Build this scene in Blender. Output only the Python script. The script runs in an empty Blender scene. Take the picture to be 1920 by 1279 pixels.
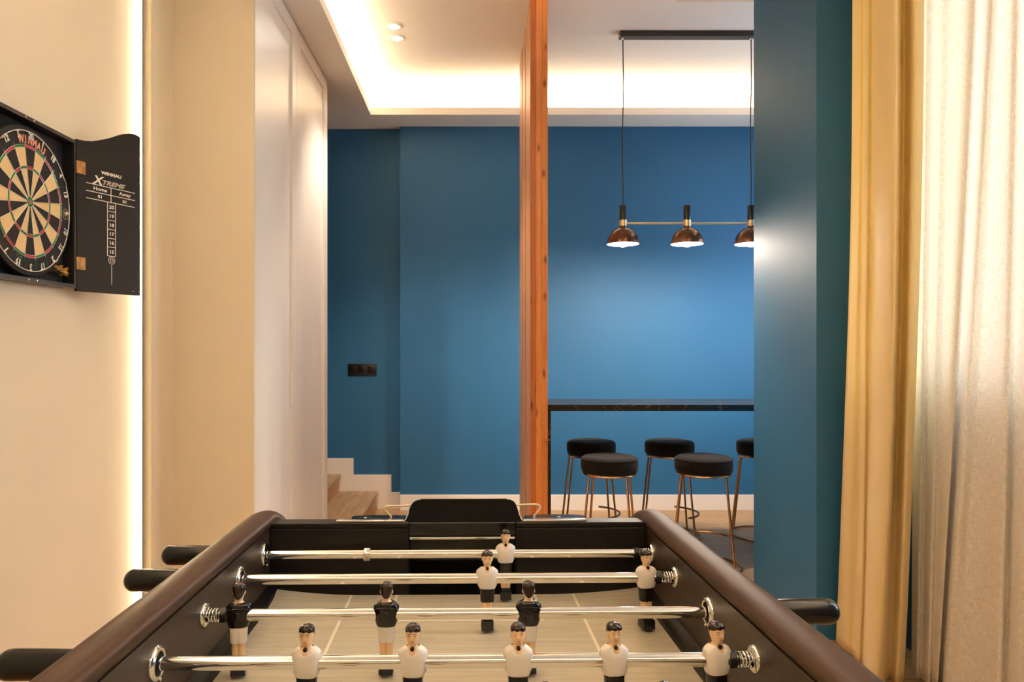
import bpy, bmesh, math, random
from mathutils import Vector, Matrix

random.seed(7)
PI = math.pi
scn = bpy.context.scene
COL = scn.collection


def lin(r, g, b):
    f = lambda c: (c / 255 / 12.92) if c / 255 <= 0.04045 else ((c / 255 + 0.055) / 1.055) ** 2.4
    return (f(r), f(g), f(b), 1.0)


# ------------------------------------------------------------------ camera
cd = bpy.data.cameras.new('camera')
cam = bpy.data.objects.new('camera', cd)
COL.objects.link(cam)
cam.location = (0, 0, 1.30)
cam.rotation_euler = (PI / 2, 0, 0)
cd.sensor_width = 36.0
cd.lens = 1370 / 1920 * 36.0
cd.shift_x = 72 / 1920
cd.shift_y = 7.5 / 1920
cd.clip_start = 0.02
scn.camera = cam

# ------------------------------------------------------------------ view + world
vs = scn.view_settings
vs.view_transform = 'Standard'
vs.look = 'None'
vs.gamma = 1
vs.exposure = 1.0
vs.use_curve_mapping = False
scn.cycles.max_bounces = 10
scn.cycles.diffuse_bounces = 6
scn.cycles.glossy_bounces = 5
scn.cycles.transparent_max_bounces = 16
scn.cycles.sample_clamp_indirect = 6.0
scn.cycles.caustics_reflective = False
scn.cycles.caustics_refractive = False

w = bpy.data.worlds.new('daylight')
scn.world = w
w.use_nodes = True
bg = w.node_tree.nodes['Background']
bg.inputs[0].default_value = (0.86, 0.92, 1.0, 1)
bg.inputs[1].default_value = 1.15

WARM = (1.0, 0.66, 0.33)
WARM2 = (1.0, 0.80, 0.56)
NEUT = (1.0, 0.84, 0.68)
DAY = (0.80, 0.89, 1.0)


def area(name, loc, rot, sx, sy, power, color, spread=PI):
    l = bpy.data.lights.new(name, 'AREA')
    l.shape = 'RECTANGLE'
    l.size, l.size_y = sx, sy
    l.energy = power
    l.color = color
    l.spread = spread
    o = bpy.data.objects.new(name, l)
    COL.objects.link(o)
    o.location = loc
    o.rotation_euler = rot
    return o


# ceiling cove LED tape, bar room (lies on the ledge, shines up)
area('cove_light_back', (0.75, 5.60, 3.09), (PI, 0, 0), 2.9, 0.03, 11, WARM2)
area('cove_light_left', (-0.86, 4.55, 3.09), (PI, 0, 0), 0.03, 1.9, 8, WARM2)
area('cove_light_right', (2.50, 4.55, 3.09), (PI, 0, 0), 0.03, 1.7, 5, WARM2)
# added unseen uplights above the games room ledges, soft warm fill
area('added_fill_left', (-1.16, 0.5, 3.09), (PI, 0, 0), 0.03, 3.8, 32, WARM2)
area('added_fill_right', (1.60, 0.5, 3.09), (PI, 0, 0), 0.03, 3.8, 32, WARM2)
area('added_fill_rear', (0.2, -1.75, 3.09), (PI, 0, 0), 2.4, 0.03, 28, WARM2)
area('added_fill_far', (-0.35, 2.75, 3.09), (PI, 0, 0), 1.3, 0.03, 28, WARM2)  # added to brighten the cream wall beside the wardrobe
# daylight entering the two windows
area('window_daylight', (1.99, 2.0, 2.0), (0, PI / 2, 0), 1.75, 2.2, 58, (0.70, 0.84, 1.0))
area('bar_window_daylight', (3.02, 4.75, 1.75), (0, PI / 2, 0), 1.5, 1.2, 18, DAY)
# the two ceiling spotlights
for (sx, sy) in ((-0.489, 4.49), (-0.489, 4.66)):
    l = bpy.data.lights.new('spot_lamp', 'SPOT')
    l.energy = 40
    l.color = NEUT
    l.spot_size = 1.5
    l.spot_blend = 0.6
    l.shadow_soft_size = 0.03
    o = bpy.data.objects.new('spot_lamp', l)
    COL.objects.link(o)
    o.location = (sx, sy, 3.235)


# ------------------------------------------------------------------ materials
def new_mat(name):
    m = bpy.data.materials.new(name)
    m.use_nodes = True
    nt = m.node_tree
    return m, nt, nt.nodes['Principled BSDF']


def N(nt, t, **kw):
    n = nt.nodes.new(t)
    for k, v in kw.items():
        setattr(n, k, v)
    return n


def coords(nt, scale=(1, 1, 1), rot=(0, 0, 0), out='Object'):
    tc = N(nt, 'ShaderNodeTexCoord')
    mp = N(nt, 'ShaderNodeMapping')
    mp.inputs['Scale'].default_value = scale
    mp.inputs['Rotation'].default_value = rot
    nt.links.new(tc.outputs[out], mp.inputs['Vector'])
    return mp.outputs['Vector']


def noise(nt, vec, scale, detail=4, rough=0.5, dist=0.0):
    n = N(nt, 'ShaderNodeTexNoise')
    n.inputs['Scale'].default_value = scale
    n.inputs['Detail'].default_value = detail
    n.inputs['Roughness'].default_value = rough
    n.inputs['Distortion'].default_value = dist
    if vec is not None:
        nt.links.new(vec, n.inputs['Vector'])
    return n.outputs['Fac']


def ramp(nt, fac, stops):
    r = N(nt, 'ShaderNodeValToRGB')
    e = r.color_ramp.elements
    while len(e) < len(stops):
        e.new(0.5)
    for i, (p, c) in enumerate(stops):
        e[i].position = p
        e[i].color = c
    nt.links.new(fac, r.inputs['Fac'])
    return r.outputs['Color']


def bump(nt, bsdf, height, strength=0.2, dist=0.002):
    b = N(nt, 'ShaderNodeBump')
    b.inputs['Strength'].default_value = strength
    b.inputs['Distance'].default_value = dist
    nt.links.new(height, b.inputs['Height'])
    nt.links.new(b.outputs['Normal'], bsdf.inputs['Normal'])


def mixrgb(nt, mode, fac, a, b):
    m = N(nt, 'ShaderNodeMix', data_type='RGBA', blend_type=mode)
    if isinstance(fac, (int, float)):
        m.inputs[0].default_value = fac
    else:
        nt.links.new(fac, m.inputs[0])
    for i, v in ((6, a), (7, b)):
        if isinstance(v, tuple):
            m.inputs[i].default_value = v
        else:
            nt.links.new(v, m.inputs[i])
    return m.outputs[2]


def mathn(nt, op, a, b=0.0, clamp=False):
    m = N(nt, 'ShaderNodeMath', operation=op)
    m.use_clamp = clamp
    for i, v in ((0, a), (1, b)):
        if isinstance(v, (int, float)):
            m.inputs[i].default_value = v
        else:
            nt.links.new(v, m.inputs[i])
    return m.outputs[0]


def plain(name, col, rough=0.5, metal=0.0, coat=0.0, var=0.06, vscale=6.0, bmp=0.0, bscale=120, spec=0.5, sheen=0.0):
    m, nt, b = new_mat(name)
    v = coords(nt)
    f = noise(nt, v, vscale, 3)
    c1 = tuple(x * (1 - var) for x in col[:3]) + (1,)
    c2 = tuple(min(1, x * (1 + var)) for x in col[:3]) + (1,)
    nt.links.new(ramp(nt, f, [(0.3, c1), (0.7, c2)]), b.inputs['Base Color'])
    b.inputs['Roughness'].default_value = rough
    b.inputs['Metallic'].default_value = metal
    b.inputs['Coat Weight'].default_value = coat
    b.inputs['Coat Roughness'].default_value = 0.12
    b.inputs['Specular IOR Level'].default_value = spec
    b.inputs['Sheen Weight'].default_value = sheen
    if bmp:
        bump(nt, b, noise(nt, v, bscale, 4), bmp, 0.001)
    return m


def wood(name, dark, light, grain=(30, 1.2, 30), scale=2.2, rough=0.45, coat=0.0, bmp=0.15, knots=None, spec=0.5):
    m, nt, b = new_mat(name)
    v = coords(nt, grain)
    f = noise(nt, v, scale, 7, 0.62, 0.6)
    c = ramp(nt, f, [(0.25, dark), (0.5, tuple((dark[i] + light[i]) / 2 for i in range(3)) + (1,)), (0.75, light)])
    if knots:
        kv = coords(nt, knots[0])
        vo = N(nt, 'ShaderNodeTexVoronoi')
        vo.inputs['Scale'].default_value = knots[1]
        nt.links.new(kv, vo.inputs['Vector'])
        vo.inputs['Randomness'].default_value = 1.0
        kd = mathn(nt, 'ADD', vo.outputs['Distance'], mathn(nt, 'MULTIPLY', noise(nt, coords(nt, (60, 60, 25)), 1.0, 2), 0.22))
        sp = N(nt, 'ShaderNodeSeparateColor')
        nt.links.new(vo.outputs['Color'], sp.inputs[0])
        kd = mathn(nt, 'ADD', kd, mathn(nt, 'LESS_THAN', sp.outputs[0], 0.55))
        kf = ramp(nt, kd, [(0.16, (1, 1, 1, 1)), (0.42, (0, 0, 0, 1))])
        c = mixrgb(nt, 'MIX', kf, c, knots[2])
    nt.links.new(c, b.inputs['Base Color'])
    b.inputs['Roughness'].default_value = rough
    b.inputs['Coat Weight'].default_value = coat
    b.inputs['Coat Roughness'].default_value = 0.15
    b.inputs['Specular IOR Level'].default_value = spec
    bump(nt, b, f, bmp, 0.001)
    return m


def emit(name, col, strength):
    m, nt, b = new_mat(name)
    b.inputs['Base Color'].default_value = (*col[:3], 1)
    b.inputs['Emission Color'].default_value = (*col[:3], 1)
    b.inputs['Emission Strength'].default_value = strength
    return m


M = {}
M['cream'] = plain('cream_paint', lin(228, 214, 188), 0.62, var=0.02, vscale=2, bmp=0.03, bscale=260)
M['white'] = plain('white_ceiling_paint', lin(236, 230, 220), 0.7, var=0.015, vscale=2)
M['blue'] = plain('petrol_blue_paint', lin(42, 99, 141), 0.55, var=0.04, vscale=1.6, bmp=0.04, bscale=220, spec=0.35)
M['skirting'] = plain('white_skirting', lin(238, 230, 220), 0.4, var=0.01)
M['lacquer'] = plain('white_lacquer', lin(238, 234, 228), 0.34, var=0.02, vscale=2)
M['black_plastic'] = plain('black_plastic', (0.008, 0.008, 0.008, 1), 0.32)
M['black_gloss'] = plain('black_gloss', (0.008, 0.007, 0.006, 1), 0.22, spec=0.35)
M['black_metal'] = plain('black_metal', (0.010, 0.009, 0.008, 1), 0.3, spec=0.6)
M['flap'] = plain('black_sheet_metal', (0.004, 0.0035, 0.003, 1), 0.4, spec=0.08)
M['dark_hole'] = plain('dark_recess', (0.006, 0.006, 0.006, 1), 0.8)
M['net'] = plain('black_mesh_panel', (0.02, 0.017, 0.012, 1), 0.7, bmp=0.8, bscale=500, var=0.4, vscale=300)
M['chrome'] = plain('chrome', (0.86, 0.84, 0.80, 1), 0.08, 1.0, var=0.01)
M['nickel'] = plain('brushed_nickel', (0.72, 0.70, 0.66, 1), 0.22, 1.0, var=0.03)
M['brass'] = plain('aged_brass', (0.55, 0.30, 0.13, 1), 0.26, 1.0, var=0.08)
M['brass_bright'] = plain('bright_brass', (0.92, 0.72, 0.42, 1), 0.38, 1.0, var=0.03)
M['hinge'] = plain('bronze_hinge', (0.45, 0.24, 0.09, 1), 0.4, 1.0, var=0.3, vscale=60)
M['shade_bloom'] = plain('bloom_tinted_shade', (0.16, 0.075, 0.04, 1), 0.22, 0.6)  # black shade; the brown tint paints in the lamp bloom
M['velvet'] = plain('black_velvet', (0.008, 0.007, 0.007, 1), 0.85, var=0.3, vscale=40, bmp=0.2, bscale=700, sheen=0.06, spec=0.1)
M['table_wood'] = wood('dark_wenge_laminate', (0.014, 0.008, 0.005, 1), (0.045, 0.026, 0.016, 1), (26, 1.0, 26), 3, 0.40, 0.0, 0.05, spec=0.4)
M['rail_wood'] = wood('walnut_rail', (0.022, 0.010, 0.005, 1), (0.082, 0.038, 0.020, 1), (40, 1.4, 40), 3, 0.44, 0.0, 0.06, spec=0.14)
M['end_wood'] = wood('black_ash_laminate', (0.004, 0.003, 0.002, 1), (0.012, 0.009, 0.006, 1), (1.2, 40, 40), 3, 0.42, 0.0, 0.05, spec=0.2)
M['field'] = wood('grey_oak_playfield', lin(172, 160, 138), lin(204, 193, 170), (3.0, 60, 30), 2.4, 0.5, 0.0, 0.04)
M['line'] = plain('white_field_line', lin(240, 228, 205), 0.5, var=0.02)
M['skin'] = plain('painted_skin', lin(242, 204, 160), 0.4, var=0.03, coat=0.15)
M['shirt_white'] = plain('white_painted_shirt', lin(238, 230, 222), 0.38, var=0.02, coat=0.15)
M['paint_black'] = plain('black_painted_kit', (0.006, 0.005, 0.004, 1), 0.14, spec=0.4)
M['hair'] = plain('dark_brown_painted_hair', (0.022, 0.010, 0.006, 1), 0.18, spec=0.4)
M['feature'] = plain('brown_face_paint', lin(120, 78, 50), 0.5)
M['lip'] = plain('red_lip_paint', lin(200, 110, 90), 0.5)
M['score_black'] = plain('blackboard', (0.016, 0.011, 0.007, 1), 0.5, var=0.05, spec=0.25)
M['cab_black'] = plain('black_cabinet', (0.012, 0.010, 0.008, 1), 0.45)
M['cab_felt'] = plain('black_backing', (0.004, 0.004, 0.005, 1), 0.8)
M['print_white'] = plain('white_print', lin(232, 222, 205), 0.5, var=0.02)
M['print_salmon'] = plain('salmon_print', lin(226, 150, 118), 0.5, var=0.02)
M['print_green'] = plain('green_print', lin(18, 74, 50), 0.5, var=0.02)
M['sisal_black'] = plain('black_sisal', (0.010, 0.009, 0.010, 1), 0.85, bmp=0.3, bscale=800)
M['sisal_cream'] = plain('cream_sisal', lin(224, 192, 138), 0.85, var=0.06, vscale=120, bmp=0.3, bscale=800)
M['sisal_red'] = plain('red_sisal', lin(186, 30, 48), 0.8, var=0.08, vscale=120)
M['sisal_green'] = plain('green_sisal', lin(20, 118, 66), 0.8, var=0.08, vscale=120)
M['wire'] = plain('silver_wire', (0.75, 0.74, 0.70, 1), 0.3, 0.7)
M['wire_white'] = plain('white_wire', lin(228, 222, 212), 0.4)
M['cream_wire'] = plain('cream_coated_wire', lin(230, 206, 170), 0.3, coat=0.3)
M['gold_flight'] = plain('gold_flight', lin(206, 168, 84), 0.35, 0.5)
M['step_wood'] = wood('rustic_oak_step', lin(146, 112, 78), lin(196, 164, 122), (14, 1.6, 14), 2.6, 0.55, 0, 0.3)
M['riser_wood'] = wood('rustic_oak_riser', lin(160, 110, 72), lin(200, 150, 104), (14, 1.6, 14), 2.6, 0.55, 0, 0.3)
M['pine'] = wood('orange_pine', lin(190, 104, 48), lin(228, 152, 84), (34, 34, 1.6), 1.6, 0.45, 0.1, 0.1,
                 knots=((24, 3.0, 9.0), 1.0, lin(104, 40, 16)))
M['pine_red'] = wood('red_stained_pine', lin(160, 78, 34), lin(200, 116, 58), (34, 34, 1.6), 1.6, 0.45, 0.1, 0.1,
                    knots=((24, 3.0, 7.0), 1.0, lin(84, 30, 12)))
M['pine_light'] = wood('light_orange_pine', lin(202, 118, 56), lin(232, 160, 92), (30, 34, 1.3), 1.9, 0.45, 0.1, 0.1,
                      knots=((26, 3.0, 8.0), 1.0, lin(112, 46, 18)))
M['pine_lit'] = wood('lit_side_pine', lin(170, 112, 70), lin(206, 158, 112), (40, 40, 1.2), 2.2, 0.5, 0.0, 0.15,  # the screen's pine, lightened for the light on its side
                      knots=((30, 30, 9.0), 1.0, lin(120, 62, 30)))
M['led'] = emit('led_diffuser', (1.0, 0.80, 0.50), 60)
M['bulb'] = emit('lamp_bulb', (1.0, 0.83, 0.66), 620)
M['spot_lens'] = emit('spotlight_lens', (1.0, 0.93, 0.82), 40)


def floor_mat():
    m, nt, b = new_mat('oak_plank_floor')
    v = coords(nt, (1, 1, 1))
    br = N(nt, 'ShaderNodeTexBrick')
    br.offset = 0.37
    br.inputs['Scale'].default_value = 1.0
    br.inputs['Brick Width'].default_value = 1.9
    br.inputs['Row Height'].default_value = 0.19
    br.inputs['Mortar Size'].default_value = 0.0012
    br.inputs['Color1'].default_value = lin(196, 160, 116)
    br.inputs['Color2'].default_value = lin(176, 138, 96)
    br.inputs['Mortar'].default_value = lin(96, 70, 46)
    nt.links.new(v, br.inputs['Vector'])
    g = noise(nt, coords(nt, (2.2, 42, 1)), 1.6, 7, 0.62, 0.5)
    gc = ramp(nt, g, [(0.25, (0.62, 0.58, 0.54, 1)), (0.7, (1.08, 1.06, 1.04, 1))])
    nt.links.new(mixrgb(nt, 'MULTIPLY', 1.0, br.outputs['Color'], gc), b.inputs['Base Color'])
    b.inputs['Roughness'].default_value = 0.36
    bump(nt, b, g, 0.08, 0.001)
    return m


def marble_mat():
    m, nt, b = new_mat('black_marble')
    v = coords(nt, (1.0, 1.0, 1.0), (0.3, 0.2, 0.7))
    n1 = noise(nt, v, 3.2, 6, 0.6, 1.6)
    d = mathn(nt, 'ABSOLUTE', mathn(nt, 'SUBTRACT', n1, 0.5))
    vein = ramp(nt, d, [(0.0, (0.20, 0.13, 0.075, 1)), (0.007, (0.03, 0.02, 0.014, 1)), (0.02, (0.009, 0.008, 0.007, 1))])
    nt.links.new(vein, b.inputs['Base Color'])
    b.inputs['Roughness'].default_value = 0.27
    return m


def drape_mat():
    m, nt, b = new_mat('cream_satin_drape')
    v = coords(nt)
    f = noise(nt, v, 3, 3)
    c = ramp(nt, f, [(0.3, lin(234, 212, 154)), (0.7, lin(241, 221, 166))])
    nt.links.new(c, b.inputs['Base Color'])
    b.inputs['Roughness'].default_value = 0.6
    b.inputs['Sheen Weight'].default_value = 0.2
    bump(nt, b, noise(nt, coords(nt, (1, 1, .4)), 10, 2), 0.10, 0.01)
    tr = N(nt, 'ShaderNodeBsdfTranslucent')
    nt.links.new(c, tr.inputs['Color'])
    mx = N(nt, 'ShaderNodeMixShader')
    mx.inputs[0].default_value = 0.24
    nt.links.new(b.outputs[0], mx.inputs[1])
    nt.links.new(tr.outputs[0], mx.inputs[2])
    nt.links.new(mx.outputs[0], nt.nodes['Material Output'].inputs['Surface'])
    return m


def sheer_mat():
    m, nt, b = new_mat('linen_sheer')
    a = noise(nt, coords(nt, (420, 34, 0), out='UV'), 1.0, 2, 0.6)
    c = noise(nt, coords(nt, (34, 420, 0), out='UV'), 1.0, 2, 0.6)
    wv = mathn(nt, 'MULTIPLY', mathn(nt, 'ADD', a, c), 0.5)
    mr = N(nt, 'ShaderNodeMapRange')
    mr.inputs['From Min'].default_value = 0.36
    mr.inputs['From Max'].default_value = 0.62
    mr.inputs['To Min'].default_value = 0.90
    mr.inputs['To Max'].default_value = 1.0
    nt.links.new(wv, mr.inputs['Value'])
    colr = ramp(nt, wv, [(0.38, lin(228, 218, 200)), (0.6, lin(246, 242, 236))])
    df = N(nt, 'ShaderNodeBsdfDiffuse')
    tl = N(nt, 'ShaderNodeBsdfTranslucent')
    nt.links.new(colr, df.inputs['Color'])
    nt.links.new(colr, tl.inputs['Color'])
    m1 = N(nt, 'ShaderNodeMixShader')
    m1.inputs[0].default_value = 0.24
    nt.links.new(df.outputs[0], m1.inputs[1])
    nt.links.new(tl.outputs[0], m1.inputs[2])
    tp = N(nt, 'ShaderNodeBsdfTransparent')
    m2 = N(nt, 'ShaderNodeMixShader')
    nt.links.new(mr.outputs[0], m2.inputs[0])
    nt.links.new(tp.outputs[0], m2.inputs[1])
    nt.links.new(m1.outputs[0], m2.inputs[2])
    nt.links.new(m2.outputs[0], nt.nodes['Material Output'].inputs['Surface'])
    return m


def glass_mat():
    m, nt, b = new_mat('window_glass')
    tp = N(nt, 'ShaderNodeBsdfTransparent')
    gl = N(nt, 'ShaderNodeBsdfGlossy')
    gl.inputs['Roughness'].default_value = 0.02
    mx = N(nt, 'ShaderNodeMixShader')
    mx.inputs[0].default_value = 0.06
    nt.links.new(tp.outputs[0], mx.inputs[1])
    nt.links.new(gl.outputs[0], mx.inputs[2])
    nt.links.new(mx.outputs[0], nt.nodes['Material Output'].inputs['Surface'])
    return m


M['floor'] = floor_mat()
M['marble'] = marble_mat()
M['drape'] = drape_mat()
M['sheer'] = sheer_mat()
M['glass'] = glass_mat()


# ------------------------------------------------------------------ mesh builder
class MB:
    def __init__(s):
        s.v, s.f, s.m = [], [], []

    def add(s, vs, fs, m=0, X=None):
        o = len(s.v)
        for p in vs:
            p = Vector(p)
            s.v.append(X @ p if X else p)
        for f in fs:
            s.f.append([o + i for i in f])
            s.m.append(m)
        return s

    def box(s, x0, x1, y0, y1, z0, z1, m=0, X=None):
        vs = [(x0, y0, z0), (x1, y0, z0), (x1, y1, z0), (x0, y1, z0), (x0, y0, z1), (x1, y0, z1), (x1, y1, z1), (x0, y1, z1)]
        fs = [(0, 3, 2, 1), (4, 5, 6, 7), (0, 1, 5, 4), (1, 2, 6, 5), (2, 3, 7, 6), (3, 0, 4, 7)]
        return s.add(vs, fs, m, X)

    def rings(s, rs, closed=True, cap0=True, cap1=True, m=0, X=None):
        n = len(rs[0])
        vs = [p for r in rs for p in r]
        fs = []
        for i in range(len(rs) - 1):
            for j in range(n if closed else n - 1):
                k = (j + 1) % n
                fs.append((i * n + j, i * n + k, (i + 1) * n + k, (i + 1) * n + j))
        if cap0:
            fs.append(tuple(range(n - 1, -1, -1)))
        if cap1:
            b = (len(rs) - 1) * n
            fs.append(tuple(range(b, b + n)))
        return s.add(vs, fs, m, X)

    def lathe(s, prof, c=(0, 0, 0), axis='z', n=32, m=0, cap0=True, cap1=True, X=None):
        rs = []
        for (r, h) in prof:
            ring = []
            for j in range(n):
                a = 2 * PI * j / n
                u, v_ = max(r, 1e-5) * math.cos(a), max(r, 1e-5) * math.sin(a)
                p = {'z': (u, v_, h), 'x': (h, u, v_), 'y': (v_, h, u)}[axis]
                ring.append((c[0] + p[0], c[1] + p[1], c[2] + p[2]))
            rs.append(ring)
        return s.rings(rs, True, cap0, cap1, m, X)

    def tube(s, path, r, n=10, m=0, closed=False, X=None):
        P = [Vector(p) for p in path]
        k = len(P)
        rr = r if isinstance(r, (list, tuple)) else [r] * k
        T = []
        for i in range(k):
            a = P[(i - 1) % k] if (closed or i > 0) else P[i]
            b = P[(i + 1) % k] if (closed or i < k - 1) else P[i]
            T.append((b - a).normalized())
        up = Vector((0, 0, 1)) if abs(T[0].z) < 0.9 else Vector((1, 0, 0))
        nrm = (up - T[0] * up.dot(T[0])).normalized()
        rs = []
        for i in range(k):
            nrm = (nrm - T[i] * nrm.dot(T[i])).normalized()
            bn = T[i].cross(nrm)
            rs.append([P[i] + (nrm * math.cos(2 * PI * j / n) + bn * math.sin(2 * PI * j / n)) * rr[i] for j in range(n)])
        if closed:
            rs.append(rs[0])
            return s.rings(rs, True, False, False, m, X)
        return s.rings(rs, True, True, True, m, X)

    def prism(s, poly, d0, d1, plane='xz', m=0, X=None):
        def P(u, v_, d):
            return {'xz': (u, d, v_), 'xy': (u, v_, d), 'yz': (d, u, v_)}[plane]
        return s.rings([[P(u, v_, d0) for (u, v_) in poly], [P(u, v_, d1) for (u, v_) in poly]], True, True, True, m, X)

    def ball(s, c, r, n=16, m=0, sc=(1, 1, 1)):
        rs = []
        for i in range(1, n // 2):
            t = PI * i / (n // 2)
            rs.append([(c[0] + r * sc[0] * math.sin(t) * math.cos(2 * PI * j / n), c[1] + r * sc[1] * math.sin(t) * math.sin(2 * PI * j / n),
                        c[2] - r * sc[2] * math.cos(t)) for j in range(n)])
        return s.rings(rs, m=m)

    def mesh(s, name, mats, smooth=35, bevel=0):
        me = bpy.data.meshes.new(name)
        me.from_pydata([tuple(p) for p in s.v], [], s.f)
        for mt in (mats if isinstance(mats, (list, tuple)) else [mats]):
            me.materials.append(mt)
        me.polygons.foreach_set('material_index', s.m)
        bm = bmesh.new()
        bm.from_mesh(me)
        bmesh.ops.remove_doubles(bm, verts=bm.verts, dist=1e-7)
        bmesh.ops.recalc_face_normals(bm, faces=bm.faces)
        if bevel:
            es = [e for e in bm.edges if len(e.link_faces) == 2 and e.calc_face_angle(0) > 0.6]
            bmesh.ops.bevel(bm, geom=es, offset=bevel, segments=2, profile=0.5, affect='EDGES')
        bm.to_mesh(me)
        bm.free()
        if smooth:
            me.shade_smooth()
            me.set_sharp_from_angle(angle=math.radians(smooth))
        me.update()
        return me

    def build(s, name, mats, parent=None, smooth=35, bevel=0):
        me = s.mesh(name, mats, smooth, bevel)
        return place(name, me, parent)


def place(name, me, parent=None, loc=(0, 0, 0), rz=0.0):
    o = bpy.data.objects.new(name, me)
    COL.objects.link(o)
    o.parent = parent
    o.location = loc
    o.rotation_euler = (0, 0, rz)
    return o


def tag(o, label=None, cat=None, group=None, kind=None):
    if label:
        o['label'] = label
    if cat:
        o['category'] = cat
    if group:
        o['group'] = group
    if kind:
        o['kind'] = kind
    return o


def thing(name, label, cat, loc=(0, 0, 0), rz=0.0, group=None):
    o = place(name, None, None, loc, rz)
    o.empty_display_size = 0.1
    return tag(o, label, cat, group)


def struct(name, mb, mats, **kw):
    return tag(mb.build(name, mats, **kw), kind='structure')


def copy_tree(o, parent=None):
    c = o.copy()
    COL.objects.link(c)
    c.parent = parent
    for ch in list(o.children):
        copy_tree(ch, c)
    return c


def text_geo(body, size, shear=0.0, offset=0.0, extrude=0.0, wide=1.0, align='CENTER', outline=False):
    cu = bpy.data.curves.new('lettering', 'FONT')
    cu.body = body
    cu.size = size
    cu.shear = shear
    cu.offset = offset
    cu.extrude = extrude
    cu.align_x = align
    cu.resolution_u = 3
    if outline:
        cu.fill_mode = 'NONE'
        cu.bevel_depth = outline
        cu.bevel_resolution = 0
    o = bpy.data.objects.new('lettering', cu)
    me = bpy.data.meshes.new_from_object(o)
    vs = [(v.co.x * wide, v.co.y, v.co.z) for v in me.vertices]
    fs = [tuple(p.vertices) for p in me.polygons]
    bpy.data.objects.remove(o)
    bpy.data.curves.remove(cu)
    bpy.data.meshes.remove(me)
    return vs, fs


# ================================================================== the setting
ZS, ZC = 3.02, 3.26        # soffit underside, raised ceiling
mb = MB()
mb.box(-2.4, 1.93, -2.3, 3.90, -0.06, 0.0)
mb.box(-2.4, 2.98, 3.90, 6.1, -0.06, 0.0)
struct('floor', mb, M['floor'], smooth=0)
mb = MB()
mb.box(-2.4, 1.93, -2.3, 3.90, ZC, ZC + 0.08)
mb.box(-2.4, 2.98, 3.90, 6.1, ZC, ZC + 0.08)
struct('ceiling', mb, M['white'], smooth=0)
# dropped soffit ledges (bar room and games room) with upstand edges
mb = MB()
mb.box(-2.4, -0.768, 2.96, 5.95, ZS, ZS + 0.054)
mb.box(-0.768, 2.8, 5.455, 5.95, ZS, ZS + 0.054)
mb.box(2.40, 2.8, 3.94, 5.455, ZS, ZS + 0.054)
mb.box(-0.768, 1.511, 2.9, 3.55, ZS, ZS + 0.054)
struct('ceiling_soffit', mb, M['white'], smooth=0)
mb = MB()
mb.box(-1.5, -1.06, -2.0, 2.96, ZS, ZS + 0.054)
mb.box(1.5, 1.86, -2.0, 2.9, ZS, ZS + 0.054)
mb.box(-1.06, 1.5, -2.3, -1.6, ZS, ZS + 0.054)
mb.box(-1.06, 1.5, 2.6, 2.9, ZS, ZS + 0.054)
struct('ceiling_soffit_games', mb, M['white'], smooth=0)
mb = MB()
mb.box(-2.4, 2.8, 5.745, 5.95, ZS + 0.054, ZC)
struct('ceiling_cove_back', mb, M['white'], smooth=0)
# walls
mb = MB()
mb.box(-1.45, -1.345, -2.3, 2.948, 0, ZC)
struct('wall_left', mb, M['cream'], smooth=0)
mb = MB()
mb.box(-1.45, -1.302, 2.948, 3.157, 0, ZC)
mb.box(-1.45, -0.9494, 3.157, 3.172, 0, ZC)
mb.box(-2.4, -1.30, 2.96, 3.157, 0, ZC)
struct('wall_left_return', mb, M['cream'], smooth=0)
mb = MB()
mb.box(-0.579, 2.8, 5.75, 5.95, 0, ZS)
mb.box(-2.4, -0.579, 5.82, 5.95, 0, ZS)
struct('wall_back', mb, M['blue'], smooth=0)
mb = MB()
mb.box(1.511, 1.93, 3.22, 3.94, 0, ZC)
mb.box(1.93, 2.8, 3.90, 3.94, 0, ZC)
struct('wall_divider', mb, M['blue'], smooth=0)
mb = MB()
mb.box(1.932, 2.98, 3.86, 3.90, 0, ZC)
struct('added_bright_wall', mb, M['white'], smooth=0)  # added white sheet that keeps the view behind the sheer bright
mb = MB()
mb.box(-2.4, 2.2, -2.4, -2.3, 0, ZC)
struct('wall_front', mb, M['cream'], smooth=0)
mb = MB()
mb.box(-2.5, -2.4, 3.1, 6.1, 0, ZC)
struct('wall_stairs', mb, M['blue'], smooth=0)


def wall_with_window(name, x0, x1, y0, y1, wy0, wy1, wz0, wz1, mat):
    b = MB()
    b.box(x0, x1, y0, wy0, 0, ZC)
    b.box(x0, x1, wy1, y1, 0, ZC)
    b.box(x0, x1, wy0, wy1, 0, wz0)
    b.box(x0, x1, wy0, wy1, wz1, ZC)
    struct(name, b, mat, smooth=0)


wall_with_window('wall_right', 1.86, 1.93, -2.3, 3.22, 0.85, 3.18, 1.12, 2.9, M['blue'])
wall_with_window('wall_right_bar', 2.8, 2.98, 3.94, 5.75, 4.15, 5.35, 1.0, 2.5, M['blue'])


def window(name, x, y0, y1, z0, z1, nm):
    b = MB()
    t = 0.05
    b.box(x - 0.03, x + 0.03, y0, y0 + t, z0, z1)
    b.box(x - 0.03, x + 0.03, y1 - t, y1, z0, z1)
    b.box(x - 0.03, x + 0.03, y0 + t, y1 - t, z0, z0 + t)
    b.box(x - 0.03, x + 0.03, y0 + t, y1 - t, z1 - t, z1)
    for k in range(1, nm):
        yy = y0 + (y1 - y0) * k / nm
        b.box(x - 0.028, x + 0.028, yy - 0.035, yy + 0.035, z0 + t, z1 - t)
    o = struct(name, b, M['skirting'], smooth=0)
    g = MB()
    g.box(x - 0.004, x + 0.004, y0 + t * .8, y1 - t * .8, z0 + t * .8, z1 - t * .8)
    tag(g.build('window_pane', M['glass'], o, smooth=0), kind='structure')


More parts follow.
